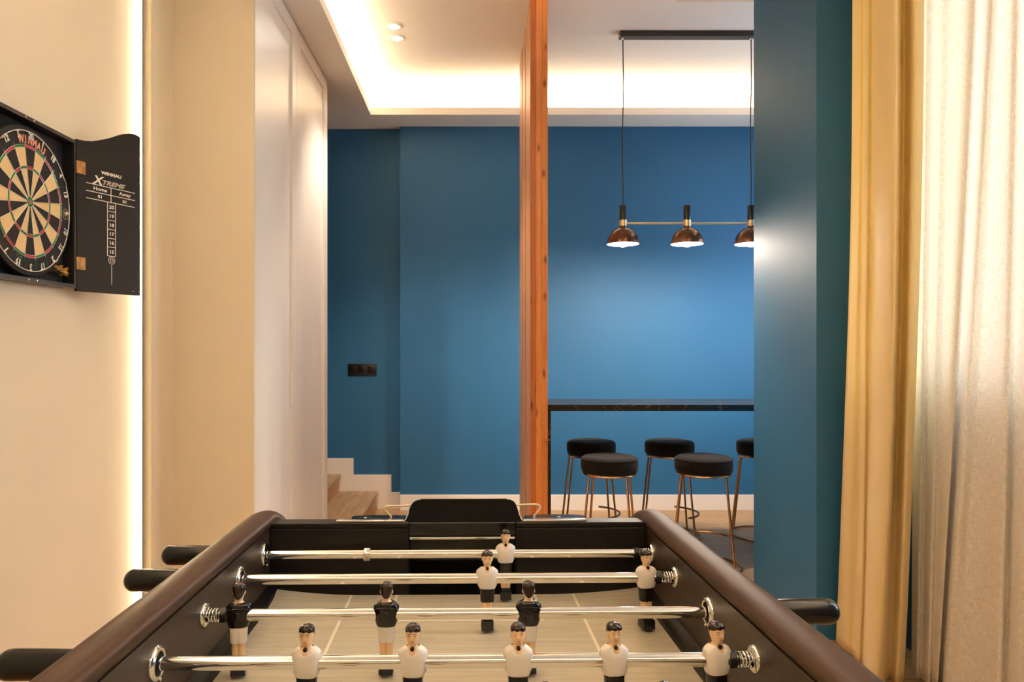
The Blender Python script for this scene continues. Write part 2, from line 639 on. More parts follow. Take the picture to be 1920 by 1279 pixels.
window('window_1', 1.895, 0.85, 3.18, 1.12, 2.9, 2)
window('window_2', 2.92, 4.15, 5.35, 1.0, 2.5, 1)
# baseboards
mb = MB()
mb.box(-0.579, 2.8, 5.736, 5.75, 0, 0.123)
struct('baseboard_back', mb, M['skirting'], smooth=0, bevel=0.002)
mb = MB()
poly = [(-2.4, 0.0), (-0.579, 0.0), (-0.579, 0.128), (-0.654, 0.128), (-0.654, 0.268), (-0.956, 0.268), (-0.956, 0.398), (-1.253, 0.398),
        (-1.253, 0.53), (-1.55, 0.53), (-1.55, 0.66), (-1.85, 0.66), (-1.85, 0.79), (-2.4, 0.79)]
mb.prism(poly, 5.806, 5.82, 'xz')
struct('baseboard_stairs', mb, M['skirting'], smooth=0)
mb = MB()
mb.box(-1.345, -1.333, -2.3, 2.93, 0, 0.1)
struct('baseboard_left', mb, M['skirting'], smooth=0)

# vertical LED profile in the corner of the left wall
t = thing('led_strip', 'vertical glowing LED strip in the corner of the cream wall behind the dartboard door', 'light strip', (-1.345, 2.948, 0))
mb = MB()
mb.box(0.0005, 0.012, -0.008, -0.001, 0.0, ZS)
mb.box(0.012, 0.0145, -0.014, -0.001, 0.0, ZS)
mb.build('profile', M['nickel'], t, smooth=0)
mb = MB()
mb.box(0.0008, 0.0118, -0.0125, -0.008, 0.02, ZS - 0.01)
mb.build('diffuser', M['led'], t, smooth=0)

# ================================================================== wardrobe
WX = -0.9494
t = thing('wardrobe', 'tall white lacquered built-in wardrobe reaching the ceiling beside the cream wall', 'wardrobe', (WX, 3.175, 0))
mb = MB()
mb.box(-0.60, -0.022, 0.0, 1.57, 0.0, ZS - 0.003)
mb.build('body', M['lacquer'], t, smooth=0)


def shaker_door(y0, y1, parent):
    b = MB()
    z0, z1, st, tr = 0.01, ZS - 0.012, 0.095, 0.075
    b.box(-0.021, -0.012, y0 + st - .002, y1 - st + .002, z0 + tr, z1 - tr)
    b.box(-0.021, 0, y0, y0 + st, z0, z1)
    b.box(-0.021, 0, y1 - st, y1, z0, z1)
    b.box(-0.021, 0, y0 + st, y1 - st, z0, z0 + tr)
    b.box(-0.021, 0, y0 + st, y1 - st, z1 - tr, z1)
    o = b.build('door', M['lacquer'], parent, smooth=0)
    return o


shaker_door(0.0, 0.748, t)
shaker_door(0.752, 1.570, t)

# ================================================================== stairs
t = thing('staircase', 'rustic wooden staircase with white stepped skirting rising left behind the wardrobe', 'stairs', (-0.755, 4.76, 0))
for k in range(5):
    x1 = -0.297 * k
    z1 = 0.142 + 0.134 * k
    mb = MB()
    mb.box(x1 - 0.297 - (0.02 if k < 4 else .0), x1, 0.0, 1.045, z1 - 0.032, z1)
    mb.build('tread', M['step_wood'], t, bevel=0.006)
    mb = MB()
    mb.box(x1 - 0.297, x1 - 0.018, 0.0, 1.045, 0.0, z1 - 0.032)
    mb.build('riser', M['riser_wood'], t, smooth=0)

# ================================================================== slatted screen
t = thing('slatted_wood_screen', 'orange pine partition of upright slats rising floor to ceiling left of the black counter', 'screen', (0.3685, 4.12, 0))
yy = 0.0
specs = [0.24, 0.14, 0.14, 0.14, 0.14, 0.14]
for i, d in enumerate(specs):
    mb = MB()
    if i == 0:
        mb.box(-0.0495, -0.016, 0.0, d, 0, ZC, 2)
        mb.box(-0.0155, 0.0155, -0.0008, d, 0, ZC, 1)
        mb.box(0.016, 0.0495, 0.0, d, 0, ZC)
    else:
        mb.box(-0.0495 + (0.003 if i % 2 else 0), 0.0495, yy, yy + d, 0, ZC)
    o = mb.build('slat', [M['pine'], M['pine_light'], M['pine_red']] if i == 0 else [M['pine_lit']], t, smooth=0, bevel=0.0012)
    yy += d + 0.010
# left faces of the front post take the lighter colour painted for light
fp = t.children[0].data
fp.materials.append(M['pine_lit'])
for p in fp.polygons:
    if p.normal.x < -0.7 and p.center.x < -0.048:
        p.material_index = 3

# ================================================================== bar counter
t = thing('bar_counter', 'black marble waterfall bar counter with bar stools on both sides', 'counter', (0.43, 4.40, 0))
mb = MB()
mb.box(0.0, 1.95, 0.0, 0.49, 0.9015, 0.94)
mb.build('countertop', M['marble'], t, smooth=0, bevel=0.0012)
for x0 in (0.0, 1.911):
    mb = MB()
    mb.box(x0, x0 + 0.036, 0.004, 0.486, 0.0, 0.9015)
    mb.build('side_panel', M['marble'], t, smooth=0, bevel=0.0012)

# ================================================================== bar stools


def make_stool(label, loc, legs_deg, arc_deg, arc_span):
    t = thing('bar_stool', label, 'stool', loc, 0, 'black velvet bar stools at the counter')
    mb = MB()
    R, z0, z1 = 0.166, 0.553, 0.650
    prof = [(0.0, z0), (R - 0.03, z0), (R - 0.010, z0 + 0.004), (R - 0.002, z0 + 0.018), (R, z0 + 0.045), (R - 0.001, z1 - 0.028),
            (R - 0.006, z1 - 0.013), (R - 0.016, z1 - 0.004), (R - 0.04, z1), (R - 0.09, z1 + 0.002), (0.0, z1 + 0.003)]
    mb.lathe(prof, n=48)
    cush = mb.build('cushion', M['velvet'], t, smooth=60)
    mb = MB()
    mb.tube([((R - .0035) * math.cos(2 * PI * k / 48), (R - .0035) * math.sin(2 * PI * k / 48), z1 - 0.016) for k in range(48)], 0.0028, 6, closed=True)
    mb.build('piping', M['velvet'], cush)
    mb = MB()
    mb.tube([(0.15 * math.cos(2 * PI * k / 48), 0.15 * math.sin(2 * PI * k / 48), z0 - 0.005) for k in range(48)], 0.0068, 8, closed=True)
    mb.build('seat_ring', M['brass'], t)
    mb = MB()
    mb.tube([(0.212 * math.cos(2 * PI * k / 56), 0.212 * math.sin(2 * PI * k / 56), 0.0085) for k in range(56)], 0.0075, 8, closed=True)
    mb.build('floor_ring', M['brass'], t)
    for a in legs_deg:
        a = math.radians(a)
        mb = MB()
        mb.tube([(0.147 * math.cos(a), 0.147 * math.sin(a), z0 - 0.006), (0.209 * math.cos(a), 0.209 * math.sin(a), 0.010)], 0.0068, 10)
        mb.build('leg', M['brass'], t)
    mb = MB()
    pts = []
    for k in range(17):
        a = math.radians(arc_deg + arc_span * (k / 16 - 0.5))
        pts.append((0.192 * math.cos(a), 0.192 * math.sin(a), 0.158))
    mb.tube(pts, 0.0068, 8)
    mb.build('foot_rest', M['brass'], t)
    return t


make_stool('black velvet bar stool on the near side of the counter, beside the wooden screen', (0.797, 4.29, 0), (-152, -60, 28, 118), 75, 100)
make_stool('black velvet bar stool on the near side, beside the blue divider wall', (1.350, 4.29, 0), (-165, -52, 15, 128), 75, 100)
make_stool('black velvet bar stool behind the counter, nearest the wooden screen', (0.803, 4.99, 0), (180, -42, 42, 138), 0, 130)
make_stool('black velvet bar stool behind the counter, between two others', (1.337, 4.99, 0), (-172, -52, 40, 130), 0, 130)
make_stool('black velvet bar stool behind the counter, half hidden by the blue divider wall', (1.967, 4.99, 0), (180, -50, 42, 130), 0, 130)

# ================================================================== pendant light
PX, PY = 0.936, 4.58
t = thing('pendant_light', 'black and brass pendant bar with three lit dome shades over the counter', 'pendant lamp', (PX, PY, ZC))
z_ = lambda py: 1.3 - (py - 647) * PY / 1370 - ZC
mb = MB()
mb.box(-0.022, 0.825, -0.03, 0.03, -0.035, 0.0)
can = mb.build('canopy', M['black_metal'], t, smooth=0, bevel=0.001)
for x in (0.0, 0.803):
    mb = MB()
    mb.lathe([(0.007, -0.052), (0.010, -0.046), (0.010, -0.035)], (x, 0, 0), n=12)
    mb.build('cable_grip', M['nickel'], can)
    mb = MB()
    pts = []
    for k in range(25):
        u = k / 24
        pts.append((x + 0.004 * math.sin(u * 7 + x) * math.sin(u * PI), 0, -0.045 + (z_(385) + 0.045) * u))
    mb.tube(pts, 0.0034, 8)
    mb.build('cable', M['black_plastic'], t)
zr = z_(419)
mb = MB()
mb.tube([(0, 0, zr), (0.803, 0, zr)], 0.0072, 12)
mb.build('crossbar', M['brass_bright'], t)
for k in range(3):
    x = 0.4015 * k
    mb = MB()
    mb.lathe([(0.0215, z_(413)), (0.0215, z_(386)), (0.020, z_(385.3)), (0.004, z_(385))], (x, 0, 0), n=24)
    mb.build('lamp_holder', M['black_metal'], t)
    mb = MB()
    mb.lathe([(0.0235, z_(424)), (0.0235, z_(419.8)), (0.022, z_(419.5)), (0.0235, z_(419.2)), (0.0235, z_(413))], (x, 0, 0), n=24)
    mb.build('collar', M['brass_bright'], t)
    zt, zb = z_(426), z_(458)
    H, Rr = zt - zb, 0.1
    prof = [(0.0215, z_(423)), (0.0215, zt)]
    for i in range(1, 13):
        a = (PI / 2) * i / 12
        if Rr * math.sin(a) > 0.024:
            prof.append((Rr * math.sin(a), zb + H * math.cos(a)))
    prof2 = [(r - 0.002, z) for (r, z) in reversed(prof[2:])] + [(0.012, zt - 0.003)]
    mb = MB()
    mb.lathe(prof + prof2, (x, 0, 0), n=40, cap0=True, cap1=True)
    sh = mb.build('shade', M['shade_bloom'], t, smooth=50)
    mb = MB()
    mb.lathe([(r_ - 0.0004, z) for (r_, z) in prof2[:-1]], (x, 0, 0), n=40, cap0=False, cap1=False)
    mb.build('added_reflector', M['white'], sh, smooth=50)  # white lining added to brighten the underside of the shade
    mb = MB()
    mb.ball((x, 0, zb + 0.012), 0.030, 20)
    mb.lathe([(0.014, zb + 0.03), (0.014, zt - 0.008)], (x, 0, 0), n=16)
    mb.build('bulb', M['bulb'], sh)

# ================================================================== ceiling spots, vent, switch
for k, (sx, sy) in enumerate(((-0.489, 4.49), (-0.489, 4.66))):
    t = thing('ceiling_spotlight', ('round recessed ceiling spotlight, the one nearer the games room', 'round recessed ceiling spotlight, the one nearer the back wall')[k],
              'spotlight', (sx, sy, ZC), 0, 'recessed ceiling spotlights')
    mb = MB()
    mb.lathe([(0.034, -0.001), (0.034, -0.006), (0.046, -0.006), (0.048, -0.003), (0.048, 0.0), (0.034, 0.0)], n=32, cap0=False, cap1=False)
    mb.build('rim', M['white'], t)
    mb = MB()
    mb.lathe([(0.0, -0.003), (0.0335, -0.003), (0.0335, -0.0005), (0.0, -0.0005)], n=32)
    mb.build('lens', M['spot_lens'], t)

t = thing('ceiling_vent', 'narrow beige ceiling vent at the top edge above the pendant bar', 'vent', (1.36, 4.05, ZC))
mb = MB()
mb.box(-0.21, 0.42, -0.08, 0.10, -0.012, 0.0)
fr = mb.build('frame', M['cream'], t, smooth=0, bevel=0.002)
for k in range(5):
    mb = MB()
    mb.box(-0.19, 0.40, -0.062 + 0.03 * k, -0.046 + 0.03 * k, -0.016, -0.011)
    mb.build('slat', M['cream'], fr, smooth=0)

t = thing('light_switch', 'black triple light switch plate on the blue wall above the stairs', 'light switch', (-0.885, 5.82, 1.104))
mb = MB()
mb.box(-0.114, 0.114, -0.009, 0.0, -0.046, 0.046)
pl = mb.build('plate', M['black_plastic'], t, bevel=0.002)
for k in (-1, 0, 1):
    mb = MB()
    mb.box(k * 0.071 - 0.027, k * 0.071 + 0.027, -0.0125, -0.009, -0.027, 0.027)
    mb.build('rocker', M['black_gloss'], pl, bevel=0.001)

# ================================================================== dartboard and its cabinet
CX, CY, CZ = -1.345, 2.149, 1.7265     # on the wall, local x runs along the wall, -y faces the room
t = thing('dartboard_cabinet', 'black wooden dartboard cabinet on the cream wall with its scoreboard door open', 'cabinet', (CX, CY, CZ), PI / 2)
HW, HH, D = 0.2355, 0.2415, 0.047
mb = MB()
mb.box(-HW, HW, -0.008, -0.0005, -HH, HH)
mb.build('back_panel', M['cab_felt'], t, smooth=0)
mb = MB()
mb.box(-HW, HW, -D, -0.008, HH - 0.012, HH)
mb.box(-HW, HW, -D, -0.008, -HH, -HH + 0.012)
mb.box(-HW, -HW + 0.008, -D, -0.008, -HH + 0.012, HH - 0.012)
mb.box(HW - 0.008, HW, -D, -0.008, -HH + 0.012, HH - 0.012)
fr = mb.build('case', M['cab_black'], t, smooth=0, bevel=0.001)
for (x, z) in ((-0.015, -HH + 0.006), (0.025, -HH + 0.006), (-0.03, HH - 0.006), (0.01, HH - 0.006)):
    mb = MB()
    mb.lathe([(0.0, -D - 0.0015), (0.0028, -D - 0.001), (0.0035, -D + 0.0005)], (x, 0, z), 'y', 12)
    mb.build('screw', M['nickel'], fr)

# open door: hinge line at the cabinet's far front edge
DA = math.radians(65.6) - PI / 2
door = place('door', None, t, (HW + 0.0035, -D - 0.001, 0), DA)
zz = lambda z: z - CZ
top = [(0.0, 1.974), (0.012, 1.9735), (0.03, 1.975), (0.0567, 1.981), (0.085, 1.991), (0.105, 2.000), (0.125, 2.0085), (0.145, 2.019), (0.165, 2.030),
       (0.185, 2.039), (0.205, 2.0455), (0.222, 2.048), (0.236, 2.0475), (0.25, 2.0445)]
mb = MB()
mb.prism([(0.0, zz(1.476))] + [(0.25, zz(1.476))] + [(x, zz(z)) for (x, z) in reversed(top)], 0.0, 0.012, 'xz')
me = mb.mesh('door', M['score_black'], 30, 0)
dm = place('door', me, t, (HW + 0.0035, -D - 0.001, 0), DA)
bpy.data.objects.remove(door)
dm['label'] = 'black scoreboard door with white lettering'


def on_face(b, geo, x, z, m=0, rot=0.0, y=-0.0006):
    X = Matrix.Translation((x, y, z)) @ Matrix.Rotation(PI / 2, 4, 'X') @ Matrix.Rotation(rot, 4, 'Z')
    b.add(geo[0], geo[1], m, X)


mb = MB()
on_face(mb, text_geo('WINMAU', 0.0148, 0, 0.0007, wide=1.28), 0.131, zz(1.8785))
on_face(mb, text_geo('X', 0.040, 0.25, 0.0012, wide=1.15), 0.076, zz(1.8412))
on_face(mb, text_geo('TREME', 0.0205, 0.35, 0.0, wide=1.45, outline=0.0006, align='LEFT'), 0.092, zz(1.8448))


def bar(b, x0, x1, z0, z1):
    b.box(x0, x1, -0.0007, 0.0002, zz(z0), zz(z1))


for z in (1.8385, 1.8128, 1.7884):
    bar(mb, 0.0338, 0.2269, z - 0.0012, z + 0.0012)
bar(mb, 0.1281, 0.1305, 1.7884, 1.8385)
on_face(mb, text_geo('Home', 0.0155, 0, 0.0004, wide=1.35), 0.087, zz(1.8205))
on_face(mb, text_geo('Away', 0.0155, 0, 0.0004, wide=1.35), 0.185, zz(1.8205))
on_face(mb, text_geo('01', 0.0145, 0, 0.0004, wide=1.3), 0.087, zz(1.7955))
on_face(mb, text_geo('01', 0.0145, 0, 0.0004, wide=1.3), 0.185, zz(1.7955))
zl = [1.7884, 1.7575, 1.7267, 1.6958, 1.665, 1.6353, 1.6044]
bar(mb, 0.1141, 0.1163, 1.6044, 1.7884)
bar(mb, 0.1461, 0.1483, 1.6044, 1.7884)
for i, z in enumerate(zl[1:]):
    bar(mb, 0.1163, 0.1461, z - 0.0010, z + 0.0010)
    on_face(mb, text_geo(str(20 - i), 0.0165, 0, 0.0005, wide=1.2), 0.1312, zz(z + 0.0095))
for (r0, r1) in ((0.0115, 0.0134), (0.0046, 0.0066)):
    n = 32
    vs, fs = [], []
    for j in range(n):
        a = 2 * PI * j / n
        vs += [(0.1318 + r0 * math.cos(a), -0.0006, zz(1.5899) + r0 * math.sin(a)), (0.1318 + r1 * math.cos(a), -0.0006, zz(1.5899) + r1 * math.sin(a))]
        k = (j + 1) % n
        fs.append((2 * j, 2 * j + 1, 2 * k + 1, 2 * k))
    mb.add(vs, fs)
bar(mb, 0.1309, 0.1327, 1.5059, 1.5733)
mb.build('lettering', M['print_white'], dm, smooth=0)
for (x, z) in ((0.2199, 1.490), (0.2445, 1.490)):
    mb = MB()
    mb.lathe([(0.0, -0.0012), (0.0018, -0.0008), (0.0022, 0.0003)], (x, 0, zz(z)), 'y', 10)
    mb.build('screw', M['nickel'], dm)
for z in (1.8834, 1.568):
    mb = MB()
    mb.box(0.001, 0.031, -0.0014, 0.0002, zz(z) - 0.0205, zz(z) + 0.0205)
    for (dx, dz) in ((0.0245, 0.013), (0.0245, -0.013), (0.010, 0.0)):
        mb.lathe([(0.0, -0.0024), (0.0022, -0.0022), (0.0026, -0.0013)], (dx, 0, zz(z) + dz), 'y', 10)
    for q in range(5):
        mb.lathe([(0.0026, zz(z) - 0.0205 + q * 0.0083), (0.0026, zz(z) - 0.0205 + q * 0.0083 + 0.0072)], (-0.0013, -0.0016, 0), n=10)
    mb.build('hinge', M['hinge'], dm)

# dartboard itself
S = 0.965
t = thing('dartboard', 'round dartboard with black and cream segments hanging in the open black cabinet', 'dartboard', (CX, CY - 0.002, 1.7206), PI / 2)
yb = -0.0413            # front of the sisal
mb = MB()
mb.lathe([(0.0, -0.010), (0.2176, -0.010), (0.2176, -0.0385), (0.2150, yb), (0.1645, yb)], axis='y', n=80, cap1=False)
rad = [0.0064 * S, 0.0159 * S, 0.099 * S, 0.107 * S, 0.162 * S, 0.170 * S]
SUB = 3


def sector(r0, r1, a0, a1, m):
    vs, fs = [], []
    for q in range(SUB + 1):
        a = a0 + (a1 - a0) * q / SUB
        vs += [(r0 * math.sin(a), yb, r0 * math.cos(a)), (r1 * math.sin(a), yb, r1 * math.cos(a))]
    for q in range(SUB):
        fs.append((2 * q, 2 * q + 1, 2 * q + 3, 2 * q + 2))
    mb.add(vs, fs, m)


order = [20, 1, 18, 4, 13, 6, 10, 15, 2, 17, 3, 19, 7, 16, 8, 11, 14, 9, 12, 5]
for k in range(20):
    a0, a1 = math.radians(18 * k - 9), math.radians(18 * k + 9)
    dark = k % 2 == 0
    sector(1e-5, rad[0], a0, a1, 2)
    sector(rad[0], rad[1], a0, a1, 3)
    sector(rad[1], rad[2], a0, a1, 0 if dark else 1)
    sector(rad[2], rad[3], a0, a1, 2 if dark else 3)
    sector(rad[3], rad[4], a0, a1, 0 if dark else 1)
    sector(rad[4], rad[5], a0, a1, 2 if dark else 3)
board = mb.build('board', [M['sisal_black'], M['sisal_cream'], M['sisal_red'], M['sisal_green']], t, smooth=30)
mb = MB()
for r in rad:
    mb.tube([(r * math.sin(2 * PI * j / 64), yb - 0.0006, r * math.cos(2 * PI * j / 64)) for j in range(64)], 0.0006, 5, closed=True)
for k in range(20):
    a = math.radians(18 * k + 9)
    mb.tube([(rad[1] * math.sin(a), yb - 0.0008, rad[1] * math.cos(a)), (0.178 * S * math.sin(a), yb - 0.0008, 0.178 * S * math.cos(a))], 0.0006, 5)
mb.build('wire_spider', M['wire'], t)
mb = MB()
RR = 0.2035
mb.tube([(RR * math.sin(2 * PI * j / 80), yb - 0.003, RR * math.cos(2 * PI * j / 80)) for j in range(80)], 0.0013, 6, closed=True)
nr = mb.build('number_ring', M['wire_white'], t)
for k, nmb in enumerate(order):
    mb = MB()
    a = math.radians(18 * k)
    g = text_geo(str(nmb), 0.027, 0, 0.0, wide=0.85, outline=0.0011)
    up = 1 if math.cos(a) > -0.05 else 1
    X = Matrix.Translation((0, yb - 0.003, 0)) @ Matrix.Rotation(PI / 2, 4, 'X') @ Matrix.Rotation(-a, 4, 'Z') @ Matrix.Translation((0, RR - 0.0205, 0))
    mb.add(g[0], g[1], 0, X)
    mb.build('numeral', M['wire_white'], nr, smooth=0)


def arc_text(b, s, size, R, mid_deg, step_deg, m=0, wide=1.0, offs=0.0, outline=False, inward=False):
    n = len(s)
    for i, ch in enumerate(s):
        a = math.radians(mid_deg + (i - (n - 1) / 2) * step_deg)
        g = text_geo(ch, size, 0, offs, wide=wide, outline=outline)
        r = R
        X = Matrix.Translation((0, yb - 0.0007, 0)) @ Matrix.Rotation(PI / 2, 4, 'X') @ Matrix.Rotation(-a, 4, 'Z') @ Matrix.Translation((0, r, 0))
        if inward:
            X = X @ Matrix.Rotation(PI, 4, 'Z')
        b.add(g[0], g[1], m, X)


mb = MB()
arc_text(mb, 'WINMAU', 0.030, 0.1695, 3.5, 7.0, 0, 0.88, 0.0015)
mb.build('lettering', M['print_salmon'], t, smooth=0)
mb = MB()
arc_text(mb, 'X', 0.036, 0.1945, 197, 8, 0, 1.1, 0.0012, inward=True)
arc_text(mb, 'TREME', 0.021, 0.1935, 171, -8.0, 0, 1.35, 0.0, outline=0.0006, inward=True)
mb.build('lettering', M['print_green'], t, smooth=0)
mb = MB()
n = 28
for (r0, r1) in ((0.0165, 0.0175), (0.0140, 0.0145)):
    vs, fs = [], []
    for j in range(n):
        a = 2 * PI * j / n
        vs += [(0.188 + r0 * math.cos(a), yb - 0.0007, -0.003 + r0 * math.sin(a)), (0.188 + r1 * math.cos(a), yb - 0.0007, -0.003 + r1 * math.sin(a))]
        k = (j + 1) % n
        fs.append((2 * j, 2 * j + 1, 2 * k + 1, 2 * k))
    mb.add(vs, fs, 0)
g = text_geo('W', 0.021, 0, 0.0006, wide=0.9)
mb.add(g[0], g[1], 0, Matrix.Translation((0.188, yb - 0.0007, -0.0105)) @ Matrix.Rotation(PI / 2, 4, 'X'))
mb.build('emblem', M['sisal_cream'], t, smooth=0)
for a in (62, 140, 231, 320):
    a = math.radians(a)
    mb = MB()
    mb.box(-0.008, 0.008, yb - 0.0052, yb + 0.001, -0.0035, 0.0035,
           X=Matrix.Translation((RR * math.sin(a), 0, RR * math.cos(a))) @ Matrix.Rotation(a, 4, 'Y'))
    mb.build('ring_clip', M['nickel'], nr)

# three darts lying in the lower corner of the cabinet
for k, (x0, z0, ang, lab) in enumerate(((0.125, -0.1985, 0.20, 'gold flighted dart lying lowest in the corner of the dartboard cabinet'),
                                        (0.118, -0.1935, 0.26, 'gold flighted dart lying between two others in the dartboard cabinet corner'),
                                        (0.098, -0.1860, 0.12, 'gold flighted dart lying topmost and furthest left in the dartboard cabinet corner'))):
    t = thing('dart', lab, 'dart', (CX + 0.030 + 0.006 * (k == 1), CY + x0, 1.7265 + z0), PI / 2, 'darts in the cabinet')
    RT = Matrix.Rotation(-ang * 0.25, 4, 'Y')
    mb = MB()
    mb.lathe([(0.0002, -0.055), (0.0011, -0.03), (0.003, -0.028), (0.0032, 0.018), (0.0018, 0.022)], axis='x', n=10, X=RT)
    mb.build('barrel', M['black_gloss'], t)
    mb = MB()
    mb.lathe([(0.0018, 0.022), (0.0018, 0.062)], axis='x', n=8, X=RT)
    mb.build('shaft', M['black_plastic'], t)
    mb = MB()
    fl = [(0.052, 0.0), (0.060, 0.013), (0.076, 0.015), (0.080, 0.010), (0.080, 0.0)]
    for q in range(4):
        R = RT @ Matrix.Rotation(PI / 4 + q * PI / 2, 4, 'X')
        mb.rings([[(u, -0.0003, v) for (u, v) in fl], [(u, 0.0003, v) for (u, v) in fl]], X=R)
    mb.build('flight', M['gold_flight'], t, smooth=0)

# ================================================================== curtains


def catmull(pts, n):
    out = []
    k = len(pts)
    for i in range(k - 1):
        p0, p1, p2, p3 = pts[max(0, i - 1)], pts[i], pts[i + 1], pts[min(k - 1, i + 2)]
        for s in range(n):
            u = s / n
            out.append(tuple(0.5 * ((2 * p1[d]) + (-p0[d] + p2[d]) * u + (2 * p0[d] - 5 * p1[d] + 4 * p2[d] - p3[d]) * u * u
                                    + (-p0[d] + 3 * p1[d] - 3 * p2[d] + p3[d]) * u ** 3) for d in range(2)))
    out.append(pts[-1])
    return out


def curtain(name, top, bot, z0, z1, mat, parent, nz=60, sub=8, thick=0.0016, pw=1.0, wob=0.0):
    """top and bot: the pleat line in plan (x, y) at the hem and at the head."""
    A, B = catmull(top, sub), catmull(bot, sub)
    n = len(A)
    mb = MB()
    rows = []
    for i in range(nz + 1):
        v = i / nz
        z = z1 + (z0 - z1) * v
        vv = v ** pw
        row = []
        for j in range(n):
            x = A[j][0] + (B[j][0] - A[j][0]) * vv
            y = A[j][1] + (B[j][1] - A[j][1]) * vv
            if wob:
                u = j / n
                x += wob * math.sin(9 * u + 5.0 * v) * v * v + 0.5 * wob * math.sin(23 * u - 9 * v) * v ** 3
            row.append((x, y, z))
        rows.append(row)
    mb.rings(rows, False, False, False)
    o = mb.build(name, mat, parent, smooth=180)
    uv = o.data.uv_layers.new(name='cloth')
    arc = [0.0]
    for j in range(1, n):
        arc.append(arc[-1] + math.hypot(A[j][0] - A[j - 1][0], A[j][1] - A[j - 1][1]))
    for lp in o.data.loops:
        i, j = divmod(lp.vertex_index, n)
        uv.data[lp.index].uv = (arc[j], z1 + (z0 - z1) * i / nz)
    md = o.modifiers.new('thickness', 'SOLIDIFY')
    md.thickness = thick
    md.offset = 0
    return o


px3 = lambda px, x: (lambda q: (q, q * 1370 / (px - 888)))(1.725 + (x - 1.69) * 0.45)
px2 = lambda px, x: (x, x * 1370 / (px - 888))
t = thing('curtain', 'heavy cream drape hanging beside the dark blue wall', 'curtain', (0, 0, 0))
dt = [(1660, 1.79), (1622, 1.70), (1599, 1.602), (1612, 1.575), (1620, 1.586), (1629, 1.563), (1636, 1.578), (1655, 1.55), (1678, 1.545), (1687, 1.575), (1693, 1.65), (1703, 1.65), (1714, 1.605), (1733, 1.65)]  # leading points add a hidden return that blocks window light
db = [(1640, 1.74), (1600, 1.66), (1566, 1.575), (1582, 1.555), (1598, 1.565), (1606, 1.545), (1614, 1.555), (1630, 1.53), (1646, 1.53), (1656, 1.55), (1664, 1.59), (1672, 1.61), (1680, 1.60), (1688, 1.63)]
curtain('fabric', [px2(*p) for p in dt], [px2(*p) for p in db], 0.015, 2.98, M['drape'], t, 70, 10, 0.002, 2.4, 0.008)
mb = MB()
mb.tube([(1.64, 2.60, 2.99), (1.64, 3.17, 2.99)], 0.012, 10)
mb.build('rail', M['nickel'], t)
t = thing('sheer_curtain', 'pale linen sheer curtain filtering daylight from the window', 'curtain', (0, 0, 0))
st = [(1716, 1.700), (1738, 1.665), (1751, 1.700), (1770, 1.672), (1787, 1.705), (1815, 1.668), (1836, 1.655), (1843, 1.73), (1860, 1.70), (1873, 1.645), (1880, 1.74), (1895, 1.72),
      (1912, 1.66), (1920, 1.73), (1945, 1.67), (1968, 1.72), (1995, 1.66), (2025, 1.72), (2060, 1.66), (2110, 1.72), (2170, 1.66), (2240, 1.72), (2330, 1.66), (2450, 1.72), (2600, 1.66)]
sb = [(1709, 1.690), (1719, 1.655), (1728, 1.695), (1740, 1.665), (1748, 1.700), (1753, 1.670), (1757, 1.655), (1760, 1.72), (1766, 1.70), (1772, 1.630), (1800, 1.69), (1832, 1.71),
      (1868, 1.66), (1884, 1.72), (1906, 1.665), (1935, 1.72), (1965, 1.66), (2000, 1.72), (2040, 1.66), (2090, 1.72), (2150, 1.66), (2220, 1.72), (2310, 1.66), (2430, 1.72), (2580, 1.66)]
curtain('fabric', [px3(*p) for p in st], [px3(*p) for p in sb], 0.015, 2.98, M['sheer'], t, 60, 8, 0.0008, 1.25)
mb = MB()
mb.tube([(1.735, 1.2, 2.995), (1.735, 2.9, 2.995)], 0.008, 10)
mb.build('rail', M['nickel'], t)

# ================================================================== foosball table
TX, TY, TR = -0.021, 0.9837, math.radians(1.0)
RODZ = 0.93
t = thing('foosball_table', 'dark wood foosball table in the foreground with chrome rods of black and white players', 'foosball table', (TX, TY, 0.00525), TR)
TILT = -0.0175                       # the table leans a degree down towards its far end
t.rotation_euler.x = TILT
table = t
rods_y = [0.2945, 0.1505, -0.0079, -0.164, -0.32]
IW = 0.343                          # half the inner width
Y0, Y1 = -0.771, 0.329            # inner ends of the pitch
all_rods = rods_y + [-0.47, -0.62, -0.737]
FZ = 0.847


def holed_panel(y0, y1, z0, z1, holes, r, x0, x1):
    bm = bmesh.new()
    loops = [[(y0, z0), (y1, z0), (y1, z1), (y0, z1)]]
    for (hy, hz) in holes:
        loops.append([(hy + r * math.cos(2 * PI * k / 24), hz + r * math.sin(2 * PI * k / 24)) for k in range(24)])
    es = []
    for lp in loops:
        vs = [bm.verts.new((x0, a, b)) for (a, b) in lp]
        for i in range(len(vs)):
            es.append(bm.edges.new((vs[i], vs[(i + 1) % len(vs)])))
    bmesh.ops.triangle_fill(bm, use_beauty=True, edges=es)
    ret = bmesh.ops.extrude_face_region(bm, geom=list(bm.faces))
    for v in [g for g in ret['geom'] if isinstance(g, bmesh.types.BMVert)]:
        v.co.x = x1
    bmesh.ops.recalc_face_normals(bm, faces=bm.faces)
    me = bpy.data.meshes.new('side_panel')
    bm.to_mesh(me)
    bm.free()
    return me


